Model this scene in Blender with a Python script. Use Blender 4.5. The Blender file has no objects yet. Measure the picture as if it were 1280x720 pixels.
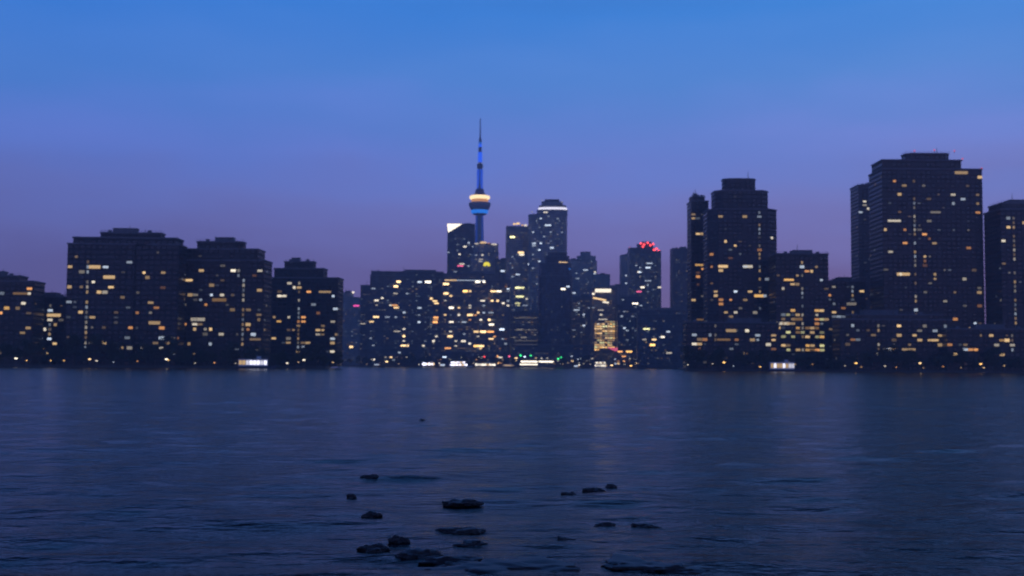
import bpy, bmesh, math, random
from mathutils import Vector, Matrix, Euler

S = bpy.context.scene
COL = S.collection
R = math.radians
random.seed(7)

# ------------------------------------------------------------------ camera
FPX = 1490.0                       # focal length in pixels of the 1280 wide frame
CAMH = 3.0
cam_d = bpy.data.cameras.new('camera')
cam = bpy.data.objects.new('camera', cam_d)
COL.objects.link(cam)
cam.location = (0, 0, CAMH)
ROT = Matrix.Rotation(R(90 + 3.70), 3, 'X') @ Matrix.Rotation(R(0.38), 3, 'Z')
cam.rotation_euler = ROT.to_euler()
cam_d.sensor_width = 36
cam_d.lens = 36 * FPX / 1280
cam_d.clip_start = 0.5
cam_d.clip_end = 60000
cam_d.dof.use_dof = True           # hand-held phone: far city slightly soft
cam_d.dof.focus_distance = 24.0
cam_d.dof.aperture_fstop = 1.3
S.camera = cam
S.cycles.use_denoising = True
S.cycles.filter_width = 1.9
S.cycles.max_bounces = 6
S.cycles.volume_bounces = 0
S.cycles.sample_clamp_indirect = 4
S.view_settings.view_transform = 'Standard'
S.view_settings.look = 'None'
S.view_settings.exposure = 0
S.view_settings.gamma = 1
S.view_settings.use_curve_mapping = False


def lin(r, g, b):
    return tuple((c / 255 / 12.92 if c / 255 <= 0.04045 else ((c / 255 + 0.055) / 1.055) ** 2.4) for c in (r, g, b)) + (1,)


# ------------------------------------------------------------------ world: dusk sky
W = bpy.data.worlds.new('World')
S.world = W
W.use_nodes = True
nt = W.node_tree
nt.nodes.clear()
N = nt.nodes.new
L = nt.links.new


def mth(tree, op, a, b=None, c=None, clamp=False):
    n = tree.nodes.new('ShaderNodeMath')
    n.operation = op
    n.use_clamp = clamp
    for i, v in enumerate((a, b, c)):
        if v is None:
            continue
        if isinstance(v, (int, float)):
            n.inputs[i].default_value = v
        else:
            tree.links.new(v, n.inputs[i])
    return n.outputs[0]


out = N('ShaderNodeOutputWorld')
tc = N('ShaderNodeTexCoord')
sep = N('ShaderNodeSeparateXYZ')
L(tc.outputs['Generated'], sep.inputs[0])
nz = N('ShaderNodeTexNoise')
nz.inputs['Scale'].default_value = 5
nz.inputs['Detail'].default_value = 5
mp = N('ShaderNodeMapping')
mp.inputs['Scale'].default_value = (1, 1, 4.5)
L(tc.outputs['Generated'], mp.inputs[0])
L(mp.outputs[0], nz.inputs[0])
wob = mth(nt, 'MULTIPLY_ADD', nz.outputs[0], 0.07, -0.035)
zz = mth(nt, 'ADD', sep.outputs[2], wob)
# the dusk is a little pinker and brighter to the right (where the sun went down)
ramp = N('ShaderNodeValToRGB')
cr = ramp.color_ramp
stops = [(0.0, (149, 124, 177)), (0.078, (147, 135, 209)), (0.105, (155, 154, 240)), (0.138, (155, 170, 268)), (0.17, (144, 179, 289)), (0.234, (100, 170, 270)), (0.293, (67, 157, 262)), (0.42, (44, 104, 196)), (0.6, (26, 60, 124)), (1.0, (10, 26, 62))]
cr.elements[0].position, cr.elements[0].color = stops[0][0], lin(*stops[0][1])
cr.elements[1].position, cr.elements[1].color = stops[-1][0], lin(*stops[-1][1])
for p, c in stops[1:-1]:
    e = cr.elements.new(p)
    e.color = lin(*c)
L(zz, ramp.inputs[0])
tint = N('ShaderNodeValToRGB')
tint.color_ramp.elements[0].position, tint.color_ramp.elements[0].color = 0.0, (.84, .90, .96, 1)
tint.color_ramp.elements[1].position, tint.color_ramp.elements[1].color = 1.0, (1.28, 1.12, 1.02, 1)
L(mth(nt, 'MULTIPLY_ADD', sep.outputs[0], 1.6, 0.5, True), tint.inputs[0])
mx = N('ShaderNodeMix')
mx.data_type = 'RGBA'
mx.blend_type = 'MULTIPLY'
mx.inputs['Factor'].default_value = 1
L(ramp.outputs[0], mx.inputs[6])
L(tint.outputs[0], mx.inputs[7])
# the sky opposite the sunset is already night
back = mth(nt, 'MULTIPLY_ADD', sep.outputs[1], 0.75, 0.55, True)
back = mth(nt, 'MAXIMUM', back, 0.95)
bg = N('ShaderNodeBackground')
L(mx.outputs[2], bg.inputs[0])
L(back, bg.inputs[1])
SUN_EL, SUN_AZ = R(-4), R(35)
sky = N('ShaderNodeTexSky')
sky.sky_type = 'NISHITA'
sky.sun_disc = False
sky.sun_elevation = SUN_EL
sky.sun_rotation = SUN_AZ
bg2 = N('ShaderNodeBackground')
L(sky.outputs[0], bg2.inputs[0])
bg2.inputs[1].default_value = 0.05
add = N('ShaderNodeAddShader')
L(bg.outputs[0], add.inputs[0])
L(bg2.outputs[0], add.inputs[1])
L(add.outputs[0], out.inputs[0])

sun_d = bpy.data.lights.new('sun', 'SUN')
sun_d.energy = 0.02
sun_d.angle = R(12)
sun_d.color = (1, .7, .55)
sun = bpy.data.objects.new('sun', sun_d)
COL.objects.link(sun)
sun.rotation_euler = (R(88), 0, R(180 - 35))


# ------------------------------------------------------------------ picture helpers
def ray(px, py):
    return (ROT @ Vector(((px - 640) / FPX, (360 - py) / FPX, -1))).normalized()


def at(px, py, Y):
    d = ray(px, py)
    return Vector((0, 0, CAMH)) + d * (Y / d.y)


def ground_at(px, py, z=0.0):
    d = ray(px, py)
    return Vector((0, 0, CAMH)) + d * ((z - CAMH) / d.z)


# ------------------------------------------------------------------ object helpers
def link(name, data, parent=None):
    o = bpy.data.objects.new(name, data)
    COL.objects.link(o)
    if parent is not None:
        o.parent = parent
    return o


def obj(name, bm, m, parent=None, smooth=False):
    me = bpy.data.meshes.new(name)
    bmesh.ops.recalc_face_normals(bm, faces=bm.faces)
    bm.to_mesh(me)
    bm.free()
    if smooth:
        for p in me.polygons:
            p.use_smooth = True
    if m:
        me.materials.append(m)
    return link(name, me, parent)


def tag(o, label=None, cat=None, group=None, kind=None):
    if label:
        o['label'] = label
    if cat:
        o['category'] = cat
    if group:
        o['group'] = group
    if kind:
        o['kind'] = kind
    return o


def empty(name, loc, rz, label, cat, group=None):
    o = bpy.data.objects.new(name, None)
    COL.objects.link(o)
    o.location = loc
    o.rotation_euler = (0, 0, rz)
    return tag(o, label, cat, group)


def add_box(bm, x0, x1, y0, y1, z0, z1, M=None):
    vs = [bm.verts.new(v) for v in ((x0, y0, z0), (x1, y0, z0), (x1, y1, z0), (x0, y1, z0), (x0, y0, z1), (x1, y0, z1), (x1, y1, z1), (x0, y1, z1))]
    for f in ((3, 2, 1, 0), (4, 5, 6, 7), (0, 1, 5, 4), (1, 2, 6, 5), (2, 3, 7, 6), (3, 0, 4, 7)):
        bm.faces.new([vs[i] for i in f])
    if M is not None:
        for v in vs:
            v.co = M @ v.co
    return vs


def add_lathe(bm, prof, n=24, rad=None, cx=0, cy=0):
    rings = []
    for r, z in prof:
        ring = []
        for k in range(n):
            a = 2 * math.pi * k / n
            q = r * (rad(a) if rad else 1)
            ring.append(bm.verts.new((cx + q * math.cos(a), cy + q * math.sin(a), z)))
        rings.append(ring)
    for a, b in zip(rings, rings[1:]):
        for k in range(n):
            bm.faces.new((a[k], a[(k + 1) % n], b[(k + 1) % n], b[k]))
    bm.faces.new(rings[0][::-1])
    bm.faces.new(rings[-1])


def add_prism(bm, poly, z0, z1, uv=None):
    lo = [bm.verts.new((x, y, z0)) for x, y in poly]
    hi = [bm.verts.new((x, y, z1)) for x, y in poly]
    n = len(poly)
    u = 0
    for k in range(n):
        j = (k + 1) % n
        f = bm.faces.new((lo[k], lo[j], hi[j], hi[k]))
        l = math.dist(poly[k], poly[j])
        if uv is not None:
            for lp, (a, b) in zip(f.loops, ((u, z0), (u + l, z0), (u + l, z1), (u, z1))):
                lp[uv].uv = (a, b)
        u += l
    t = bm.faces.new(hi)
    b = bm.faces.new(lo[::-1])
    if uv is not None:
        for f in (t, b):
            for lp in f.loops:
                lp[uv].uv = (0.02, 0.02)


# ------------------------------------------------------------------ materials
def mat(name, col, rough=.6, metal=0, noise=0, nscale=.3):
    m = bpy.data.materials.new(name)
    m.use_nodes = True
    t = m.node_tree
    b = t.nodes['Principled BSDF']
    b.inputs['Base Color'].default_value = (*col, 1)
    b.inputs['Roughness'].default_value = rough
    b.inputs['Metallic'].default_value = metal
    if noise:
        tcn = t.nodes.new('ShaderNodeTexCoord')
        n = t.nodes.new('ShaderNodeTexNoise')
        n.inputs['Scale'].default_value = nscale
        n.inputs['Detail'].default_value = 6
        t.links.new(tcn.outputs['Object'], n.inputs[0])
        r = t.nodes.new('ShaderNodeValToRGB')
        r.color_ramp.elements[0].position = .3
        r.color_ramp.elements[1].position = .7
        r.color_ramp.elements[0].color = (*[c * (1 - noise) for c in col], 1)
        r.color_ramp.elements[1].color = (*[min(1, c * (1 + noise)) for c in col], 1)
        t.links.new(n.outputs[0], r.inputs[0])
        t.links.new(r.outputs[0], b.inputs['Base Color'])
    return m


def facade(name, wall, glass, bay, floor, fu, fv, rough=.25):
    """Wall with a grid of dark panes laid out in metres of wall (UV)."""
    m = mat(name, wall)
    t = m.node_tree
    b = t.nodes['Principled BSDF']
    uvn = t.nodes.new('ShaderNodeUVMap')
    sp = t.nodes.new('ShaderNodeSeparateXYZ')
    t.links.new(uvn.outputs[0], sp.inputs[0])
    u = mth(t, 'DIVIDE', sp.outputs[0], bay)
    v = mth(t, 'DIVIDE', sp.outputs[1], floor)
    fu_ = mth(t, 'FRACT', u)
    fv_ = mth(t, 'FRACT', v)
    inu = mth(t, 'LESS_THAN', mth(t, 'ABSOLUTE', mth(t, 'SUBTRACT', fu_, .5)), fu / 2)
    inv = mth(t, 'LESS_THAN', mth(t, 'ABSOLUTE', mth(t, 'SUBTRACT', fv_, .5)), fv / 2)
    msk = mth(t, 'MULTIPLY', inu, inv)
    cmb = t.nodes.new('ShaderNodeCombineXYZ')
    t.links.new(mth(t, 'FLOOR', u), cmb.inputs[0])
    t.links.new(mth(t, 'FLOOR', v), cmb.inputs[1])
    wn = t.nodes.new('ShaderNodeTexWhiteNoise')
    t.links.new(cmb.outputs[0], wn.inputs[0])
    # blinds and curtains: every pane has its own tone
    pr = t.nodes.new('ShaderNodeValToRGB')
    pr.color_ramp.elements[0].color = (*[c * .5 for c in glass], 1)
    pr.color_ramp.elements[0].position = .35
    pr.color_ramp.elements[1].color = (*[min(.5, c * 3.2 + .015) for c in glass], 1)
    t.links.new(wn.outputs[0], pr.inputs[0])
    tcn = t.nodes.new('ShaderNodeTexCoord')
    n = t.nodes.new('ShaderNodeTexNoise')
    n.inputs['Scale'].default_value = .06
    n.inputs['Detail'].default_value = 8
    t.links.new(tcn.outputs['Object'], n.inputs[0])
    wr = t.nodes.new('ShaderNodeValToRGB')
    wr.color_ramp.elements[0].position = .3
    wr.color_ramp.elements[1].position = .7
    wr.color_ramp.elements[0].color = (*[c * .65 for c in wall], 1)
    wr.color_ramp.elements[1].color = (*[c * 1.3 for c in wall], 1)
    t.links.new(n.outputs[0], wr.inputs[0])
    mix = t.nodes.new('ShaderNodeMix')
    mix.data_type = 'RGBA'
    t.links.new(msk, mix.inputs['Factor'])
    t.links.new(wr.outputs[0], mix.inputs[6])
    t.links.new(pr.outputs[0], mix.inputs[7])
    t.links.new(mix.outputs[2], b.inputs['Base Color'])
    t.links.new(mth(t, 'MULTIPLY_ADD', msk, rough - .8, .8), b.inputs['Roughness'])
    return m


_em = {}
EC = {'W': (1, .88, .68), 'Y': (1, .66, .30), 'O': (1, .44, .13), 'C': (.72, .84, 1), 'G': (.05, 1, .28), 'R': (1, .07, .07),
      'P': (1, .14, .30), 'M': (1, .10, .42), 'K': (1, .85, .05), 'L': (.86, .84, 1), 'B': (.02, .12, 1), 'H': (.02, .24, 1),
      'A': (1, .56, .16), 'V': (1, .95, .45), 'E': (1, .74, .40)}


def glow(c, s):
    s = round(s, 2)
    if (c, s) not in _em:
        m = bpy.data.materials.new('light_' + c)
        m.use_nodes = True
        b = m.node_tree.nodes['Principled BSDF']
        b.inputs['Base Color'].default_value = (.02, .02, .02, 1)
        b.inputs['Emission Color'].default_value = (*EC[c], 1)
        b.inputs['Emission Strength'].default_value = s
        m.cycles.emission_sampling = 'NONE'
        _em[(c, s)] = m
    return _em[(c, s)]


M_ROOF = mat('roof_gravel', (.07, .07, .075), .9, noise=.3)
M_STEEL = mat('painted_steel', (.12, .13, .15), .5)
M_SLAB = mat('slab_concrete', (.42, .41, .41), .8, noise=.25)
M_SLABD = mat('slab_dark', (.12, .125, .14), .7, noise=.25)
M_EDGE = mat('edge_dark', (.028, .028, .030), .8, noise=.25)
M_CONC = mat('tower_concrete', (.30, .30, .31), .85, noise=.2, nscale=.05)
M_WHITE = mat('white_paint', (.6, .6, .62), .45, noise=.08)
M_NAVY = mat('navy_paint', (.03, .04, .08), .4)
M_BARK = mat('bark', (.05, .04, .03), .9, noise=.3, nscale=2)

# ------------------------------------------------------------------ setting: ground, water, seawall
QZ = 1.1
SHORE = [(-3200, 690), (-108, 690), (-222, 1500), (208, 1500), (112, 760), (3200, 760)]


def shore(px):
    """distance of the water's edge seen at this column of the photo: two nearer banks flank the inlet"""
    return 690 if px < 436 else (760 if px > 848 else 1500)


bm = bmesh.new()
vs = [bm.verts.new((x, y, QZ)) for x, y in SHORE]
far = [bm.verts.new((9000, 760, QZ)), bm.verts.new((9000, 16000, QZ)), bm.verts.new((-9000, 16000, QZ)), bm.verts.new((-9000, 690, QZ))]
bm.faces.new(vs + far)
g = obj('ground', bm, mat('quay_paving', (.05, .05, .05), .9, noise=.4, nscale=.05))
tag(g, kind='structure')

bm = bmesh.new()
for (x0, y0), (x1, y1) in zip(SHORE, SHORE[1:]):
    d = Vector((x1 - x0, y1 - y0)).normalized()
    nrm = Vector((d.y, -d.x))
    add_prism(bm, [(x0 + nrm.x * .6, y0 + nrm.y * .6), (x1 + nrm.x * .6, y1 + nrm.y * .6), (x1 + nrm.x * .02, y1 + nrm.y * .02), (x0 + nrm.x * .02, y0 + nrm.y * .02)], -2, QZ + .25)
tag(obj('seawall', bm, mat('wet_concrete', (.05, .05, .05), .6, noise=.4, nscale=.1)), 'low dark concrete seawall running along the far edge of the water', 'seawall')


def whash(ix, iy):
    n = (ix * 374761393 + iy * 668265263) & 0xffffffff
    n = ((n ^ (n >> 13)) * 1274126177) & 0xffffffff
    return ((n ^ (n >> 16)) & 0xffff) / 65535.0


def vnoise(x, y):
    ix, iy = math.floor(x), math.floor(y)
    fx, fy = x - ix, y - iy
    fx, fy = fx * fx * (3 - 2 * fx), fy * fy * (3 - 2 * fy)
    a = whash(ix, iy) * (1 - fx) + whash(ix + 1, iy) * fx
    b = whash(ix, iy + 1) * (1 - fx) + whash(ix + 1, iy + 1) * fx
    return a * (1 - fy) + b * fy - .5


rows = [-400, -120, -30, -8]
y = 2.0
while y < 1640:
    rows.append(y)
    y += max(.16, y * .011)
NC = 260
bm = bmesh.new()
grid = []
for y in rows:
    half = 60 + 1.3 * max(y, 0) if y < 200 else 60 + 1.3 * y
    if y < 100:
        half = 30 + 1.6 * max(y, 0)
    fade = 0 if y < 1 else min(1, (y - 1) / 4) * min(1, max(0, (420 - y) / 380))
    line = []
    for k in range(NC + 1):
        tt = 2 * k / NC - 1
        x = half * (.75 * tt + .25 * tt ** 3)
        h = 0
        if fade > 0:
            wx, wy = x * .42 + vnoise(x * .3, y * .3) * .9, y * 1.0
            h = .11 * vnoise(wx, wy) + .07 * vnoise(wx * 2.3 + 9, wy * 2.1 + 4) + .12 * vnoise(wx * .33 + 3, wy * .36)
            h *= fade
        line.append(bm.verts.new((x, y, h)))
    grid.append(line)
for a, b in zip(grid, grid[1:]):
    for k in range(NC):
        bm.faces.new((a[k], a[k + 1], b[k + 1], b[k]))
mw = mat('lake_water', (.004, .006, .010), .12)
t = mw.node_tree
b = t.nodes['Principled BSDF']
b.inputs['IOR'].default_value = 1.17
tcn = t.nodes.new('ShaderNodeTexCoord')
mpp = t.nodes.new('ShaderNodeMapping')
mpp.inputs['Scale'].default_value = (.5, 1.0, 1)
t.links.new(tcn.outputs['Object'], mpp.inputs[0])
n1 = t.nodes.new('ShaderNodeTexNoise')
n1.inputs['Scale'].default_value = 1.7
n1.inputs['Detail'].default_value = 5
n1.inputs['Roughness'].default_value = .55
t.links.new(mpp.outputs[0], n1.inputs[0])
n2 = t.nodes.new('ShaderNodeTexNoise')
n2.inputs['Scale'].default_value = .05
n2.inputs['Detail'].default_value = 3
t.links.new(mpp.outputs[0], n2.inputs[0])
bp = t.nodes.new('ShaderNodeBump')
bp.inputs['Distance'].default_value = .5
bp.inputs['Strength'].default_value = .36
t.links.new(n1.outputs[0], bp.inputs['Height'])
t.links.new(bp.outputs[0], b.inputs['Normal'])
t.links.new(mth(t, 'MULTIPLY_ADD', n2.outputs[0], .18, .07), b.inputs['Roughness'])
water = obj('water', bm, mw, smooth=True)
tag(water, kind='structure')

# dusk haze over the lake and the city
bm = bmesh.new()
add_box(bm, -3600, 3600, -500, 3700, -3.2, 640)
mh = bpy.data.materials.new('evening_haze')
mh.use_nodes = True
mh.node_tree.nodes.clear()
mo = mh.node_tree.nodes.new('ShaderNodeOutputMaterial')
pv = mh.node_tree.nodes.new('ShaderNodeVolumePrincipled')
pv.inputs['Color'].default_value = (.86, .84, .92, 1)
pv.inputs['Density'].default_value = .00027
mh.node_tree.links.new(pv.outputs[0], mo.inputs['Volume'])
hz = obj('haze', bm, mh)
tag(hz, kind='stuff')

# ------------------------------------------------------------------ buildings
FAC = {
    'dark': facade('dark_concrete_facade', (.060, .075, .10), (.02, .027, .04), 3.6, 3.1, .74, .58),
    'darker': facade('dark_glass_facade', (.035, .055, .085), (.02, .032, .05), 2.4, 3.3, .86, .74),
    'brown': facade('brown_brick_facade', (.32, .23, .19), (.05, .045, .045), 3.4, 3.1, .6, .55),
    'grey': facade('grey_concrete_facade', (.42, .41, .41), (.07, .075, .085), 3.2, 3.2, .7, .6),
    'teal': facade('teal_glass_facade', (.11, .17, .17), (.04, .065, .075), 2.8, 3.2, .82, .7),
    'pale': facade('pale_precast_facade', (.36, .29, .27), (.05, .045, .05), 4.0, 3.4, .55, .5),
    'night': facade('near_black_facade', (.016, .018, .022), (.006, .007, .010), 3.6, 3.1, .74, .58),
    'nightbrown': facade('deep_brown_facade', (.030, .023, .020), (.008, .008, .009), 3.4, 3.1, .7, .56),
    'mid': facade('mid_brown_facade', (.20, .16, .15), (.04, .04, .04), 3.6, 3.1, .7, .56),
}
GRID = {'night': (3.6, 3.1), 'nightbrown': (3.4, 3.1), 'dark': (3.6, 3.1), 'darker': (2.4, 3.3), 'brown': (3.4, 3.1), 'grey': (3.2, 3.2), 'teal': (2.8, 3.2), 'pale': (4.0, 3.4), 'mid': (3.6, 3.1)}


def footprint(shape, w, d, cx=0):
    if shape == 'rect':
        p = [(-w / 2, -d / 2), (w / 2, -d / 2), (w / 2, d / 2), (-w / 2, d / 2)]
    elif shape == 'bay':      # rectangle with a shallow recess in the front
        q = 2.2
        p = [(-w / 2, -d / 2), (w * .10, -d / 2), (w * .10, -d / 2 + q), (w * .20, -d / 2 + q), (w * .20, -d / 2), (w / 2, -d / 2), (w / 2, d / 2), (-w / 2, d / 2)]
    elif shape == 'cham':
        c = min(w, d) * .22
        p = [(-w / 2 + c, -d / 2), (w / 2 - c, -d / 2), (w / 2, -d / 2 + c), (w / 2, d / 2 - c), (w / 2 - c, d / 2), (-w / 2 + c, d / 2), (-w / 2, d / 2 - c), (-w / 2, -d / 2 + c)]
    else:                     # round / oval plan
        n = 20
        p = []
        for k in range(n):
            a = 2 * math.pi * (k + .5) / n - math.pi / 2
            ex = .62
            cx_, sy_ = math.cos(a), math.sin(a)
            p.append((w / 2 * math.copysign(abs(cx_) ** ex, cx_), d / 2 * math.copysign(abs(sy_) ** ex, sy_)))
    return [(x + cx, y) for x, y in p]


BLD = []


class Bld:
    pass


def building(name, label, tiers, D, depth, fac, yaw=0, cat='building', group=None, base=QZ, roofkit=True, slab=None, fins=True):
    """tiers: (x0, x1, ytop, shape) in photo pixels from the widest, lowest tier upwards, standing D metres away."""
    B = Bld()
    x0 = min(t[0] for t in tiers)
    x1 = max(t[1] for t in tiers)
    ym = (tiers[0][2] + 456) / 2
    c = at((x0 + x1) / 2, ym, D)
    yaw = R(yaw)
    B.root = empty(name, (c.x, D + depth / 2, base), yaw, label, cat, group)
    B.inv = Matrix.Rotation(-yaw, 2)
    B.rot = Matrix.Rotation(yaw, 2)
    B.pos = Vector((c.x, D + depth / 2))
    B.base = base
    B.fac = fac
    B.n = 0
    B.used = set()
    B.tiers = []
    bay, flr = GRID[fac]
    wall = bmesh.new()
    uv = wall.loops.layers.uv.new('UVMap')
    slabs = bmesh.new()
    par = bmesh.new()
    z0 = 0
    for i, (a, b_, yt, sh) in enumerate(tiers):
        Wp = (b_ - a) / FPX * D
        dd = depth * (1 if i == 0 else max(.35, (b_ - a) / (x1 - x0)))
        Wd = max(4, (Wp - dd * abs(math.sin(yaw))) / math.cos(yaw))
        off = ((a + b_) / 2 - (x0 + x1) / 2) / FPX * D / math.cos(yaw)
        z1 = at((a + b_) / 2, yt, D).z - base
        pl = footprint(sh, Wd, dd, off)
        add_prism(wall, pl, z0, z1, uv)
        if z1 - z0 > 7:
            k = 1
            sc_ = 1 + .5 / max(Wd, 8)
            big = footprint(sh, Wd + .5, dd + .5, off)
            while z0 + k * flr < z1 - 1 and k < 90:
                zz_ = math.ceil(z0 / flr) * flr + (k - 1) * flr
                if zz_ > z0 + .5 and zz_ < z1 - 1:
                    add_prism(slabs, big, zz_ - .14, zz_ + .14)
                k += 1
        big = footprint(sh, Wd + .9, dd + .9, off)
        add_prism(par, big, z1 + .003, z1 + .9)
        B.tiers.append((pl, z0, z1, Wd, dd, off))
        z0 = z1
    obj('wall', wall, FAC[fac], B.root)
    obj('floor_edges', slabs, slab or (M_SLABD if fac in ('dark', 'darker', 'mid', 'teal') else M_SLAB), B.root)
    obj('parapet', par, M_SLABD, B.root)
    if roofkit:
        pl, a, z1, Wd, dd, off = B.tiers[-1]
        rnd = random.Random(len(BLD))
        bm = bmesh.new()
        w2 = Wd * rnd.uniform(.25, .45)
        o2 = off + rnd.uniform(-.2, .2) * Wd
        add_box(bm, o2 - w2 / 2, o2 + w2 / 2, -dd * .25, dd * .25, z1 + .9, z1 + 3.4)
        add_box(bm, o2 - w2 / 2 - .2, o2 + w2 / 2 + .2, -dd * .25 - .2, dd * .25 + .2, z1 + 3.403, z1 + 3.7)
        obj('roof_plant_room', bm, M_SLABD, B.root)
        for q in range(3):
            bm = bmesh.new()
            xx, yy = off + (-.36 + .3 * q + rnd.uniform(-.06, .06)) * Wd, rnd.uniform(-.42, -.3) * dd
            add_box(bm, xx, xx + 2.2, yy, yy + 1.8, z1 + .9, z1 + 2.3)
            obj('air_conditioner', bm, M_STEEL, B.root)
    rnd = random.Random(len(BLD) + 50)
    pl, a, z1, Wd, dd, off = B.tiers[-1]
    for q in range(rnd.choice((1, 2, 2))):
        bm = bmesh.new()
        hm = rnd.uniform(3, 9)
        xx = off + rnd.uniform(-.3, .3) * Wd
        add_lathe(bm, [(.3, z1 + .5), (.22, z1 + hm * .6), (.1, z1 + hm)], 6, cx=xx, cy=rnd.uniform(-.1, .2) * dd)
        obj('mast', bm, M_STEEL, B.root)
    bm = bmesh.new()
    for e in (-1, 1):
        add_box(bm, off + e * (Wd / 2 - .1) - .05, off + e * (Wd / 2 - .1) + .05, -dd / 2 + .1, dd / 2 - .1, z1 + 1.9, z1 + 2.0)
    for q in range(int(Wd / 3) + 1):
        xx = off - Wd / 2 + .1 + (Wd - .2) * q / max(1, int(Wd / 3))
        add_box(bm, xx - .05, xx + .05, -dd / 2 + .1, -dd / 2 + .2, z1 + .9, z1 + 1.9)
    add_box(bm, off - Wd / 2, off + Wd / 2, -dd / 2 + .1, -dd / 2 + .2, z1 + 1.903, z1 + 2.0)
    if sh != 'round':
        obj('railing', bm, M_STEEL, B.root)
    else:
        bm.free()
    BLD.append(B)
    return B


def cast(B, px, py):
    """where the line of sight through a photo pixel meets the walls of a building"""
    d = ray(px, py)
    o2 = B.inv @ (Vector((0, 0)) - B.pos)
    d2 = B.inv @ Vector((d.x, d.y))
    best = None
    for ti, (pl, z0, z1, *_r) in enumerate(B.tiers):
        u0 = 0
        n = len(pl)
        for k in range(n):
            p, q = Vector(pl[k]), Vector(pl[(k + 1) % n])
            e = q - p
            l = e.length
            nrm = Vector((e.y, -e.x)) / l
            den = d2.dot(nrm)
            if den < -1e-6:
                s = (p - o2).dot(nrm) / den
                hit = o2 + d2 * s
                u = (hit - p).dot(e) / l
                z = CAMH + d.z * s - B.base
                if 0 <= u <= l and z0 <= z <= z1 and (best is None or s < best[0]):
                    best = (s, ti, k, u, z, u0, l, p, e / l, nrm, z0, z1)
            u0 += l
    return best


def pane(B, hit, w, h, m, name='lit_window', snap=True, thick=.18):
    s, ti, k, u, z, u0, l, p, e, nrm, z0, z1 = hit
    bay, flr = GRID[B.fac]
    if snap:
        z = (math.floor(z / flr) + .5) * flr
        z = min(max(z, z0 + h / 2 + .1), z1 - h / 2 - .1)
        nb = max(1, round(w / bay))
        if nb == 1:
            u = (math.floor((u0 + u) / bay) + .5) * bay - u0
            w = min(w, bay * .92)
    w = min(w, l * .96)
    key = (ti, k, round(u / 1.5), round(z / 1.5))
    if snap and key in B.used:
        return None
    B.used.add(key)
    u = min(max(u, w / 2 + .01), l - w / 2 - .01)
    bm = bmesh.new()
    c = p + e * u
    M = Matrix(((e.x, -nrm.x, 0, c.x), (e.y, -nrm.y, 0, c.y), (0, 0, 1, z), (0, 0, 0, 1)))
    add_box(bm, -w / 2, w / 2, -thick, .05, -h / 2, h / 2, M)
    B.n += 1
    return obj(name, bm, m, B.root)


def polypanel(B, pts, m, name, thick=.5):
    """a flat lit shape fixed to the wall, its corners given in photo pixels"""
    hit = None
    cx = sum(p[0] for p in pts) / len(pts)
    cy = sum(p[1] for p in pts) / len(pts)
    hit = cast(B, cx, cy)
    if hit is None:
        print('panel misses', name)
        return
    s, ti, k, u, z, u0, l, p, e, nrm, z0, z1 = hit
    o2 = B.inv @ (Vector((0, 0)) - B.pos)
    uvp = []
    for px, py in pts:
        d = ray(px, py)
        d2 = B.inv @ Vector((d.x, d.y))
        ss = (p - o2).dot(nrm) / d2.dot(nrm)
        uvp.append(((o2 + d2 * ss - p).dot(e), CAMH + d.z * ss - B.base))
    bm = bmesh.new()
    f1, f2 = [], []
    for u, z in uvp:
        c = p + e * u + nrm * .06
        c2 = p + e * u + nrm * (.06 + thick)
        f1.append(bm.verts.new((c.x, c.y, z)))
        f2.append(bm.verts.new((c2.x, c2.y, z)))
    bm.faces.new(f1)
    bm.faces.new(f2[::-1])
    n = len(f1)
    for k in range(n):
        bm.faces.new((f1[k], f1[(k + 1) % n], f2[(k + 1) % n], f2[k]))
    return obj(name, bm, m, B.root)


# ---- the skyline of the photograph, left to right
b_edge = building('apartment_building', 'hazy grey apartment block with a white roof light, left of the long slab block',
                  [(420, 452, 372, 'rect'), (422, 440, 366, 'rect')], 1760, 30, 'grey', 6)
b_step = building('apartment_building', 'narrow dark annex stepping up against the left end of the long slab block',
                  [(450, 463, 357, 'rect')], 1640, 24, 'dark', 0, roofkit=False)
b_slabA = building('slab_building', 'long dark blue slab block with scattered warm windows, broad flat roof',
                   [(461, 556, 345, 'bay'), (462, 553, 340, 'rect')], 1560, 24, 'dark', 3)
b_slabB = building('slab_building', 'brownish slab block crowded with warm lit windows under a thin white roof line',
                   [(551, 638, 350, 'rect'), (553, 626, 342.5, 'rect')], 1550, 30, 'mid', -3)
b_crown = building('office_tower', 'dark tower with a bright white slanted lit crown at its top left corner',
                   [(558.5, 592.5, 280.4, 'rect')], 1900, 34, 'dark', 0, roofkit=False)
b_warm = building('apartment_tower', 'short tower with warm roof lights and a yellow lit sign, before the tall concrete tower',
                  [(588, 622.5, 316, 'rect'), (591, 622, 305, 'cham')], 1800, 32, 'grey', 0, roofkit=False)
b_gap = building('apartment_building', 'plain dark block filling the gap between yellow sign tower and square tower',
                 [(619, 636, 325, 'rect')], 1780, 30, 'teal', 0)
b_square = building('apartment_tower', 'square tower with warm lights along its flat roof, left of the white ringed tower',
                    [(631.5, 662, 283.5, 'rect')], 1720, 30, 'grey', 4, roofkit=False)
b_ring = building('apartment_tower', 'tall rounded tower with a glowing white ring below its dark cap',
                  [(660, 709.5, 268, 'round'), (671, 710, 262, 'round'), (674, 708, 256, 'round'), (677, 704, 251, 'round')], 1680, 42, 'grey', 0, roofkit=False)
b_navy = building('apartment_tower', 'dark navy round tower with almost no lit windows, in front of the white ringed tower',
                  [(672.5, 716, 345, 'round'), (674, 714.5, 329, 'round'), (681, 712, 320, 'round'), (685, 709, 315.5, 'round')], 1540, 36, 'darker', 0, roofkit=False)
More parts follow.
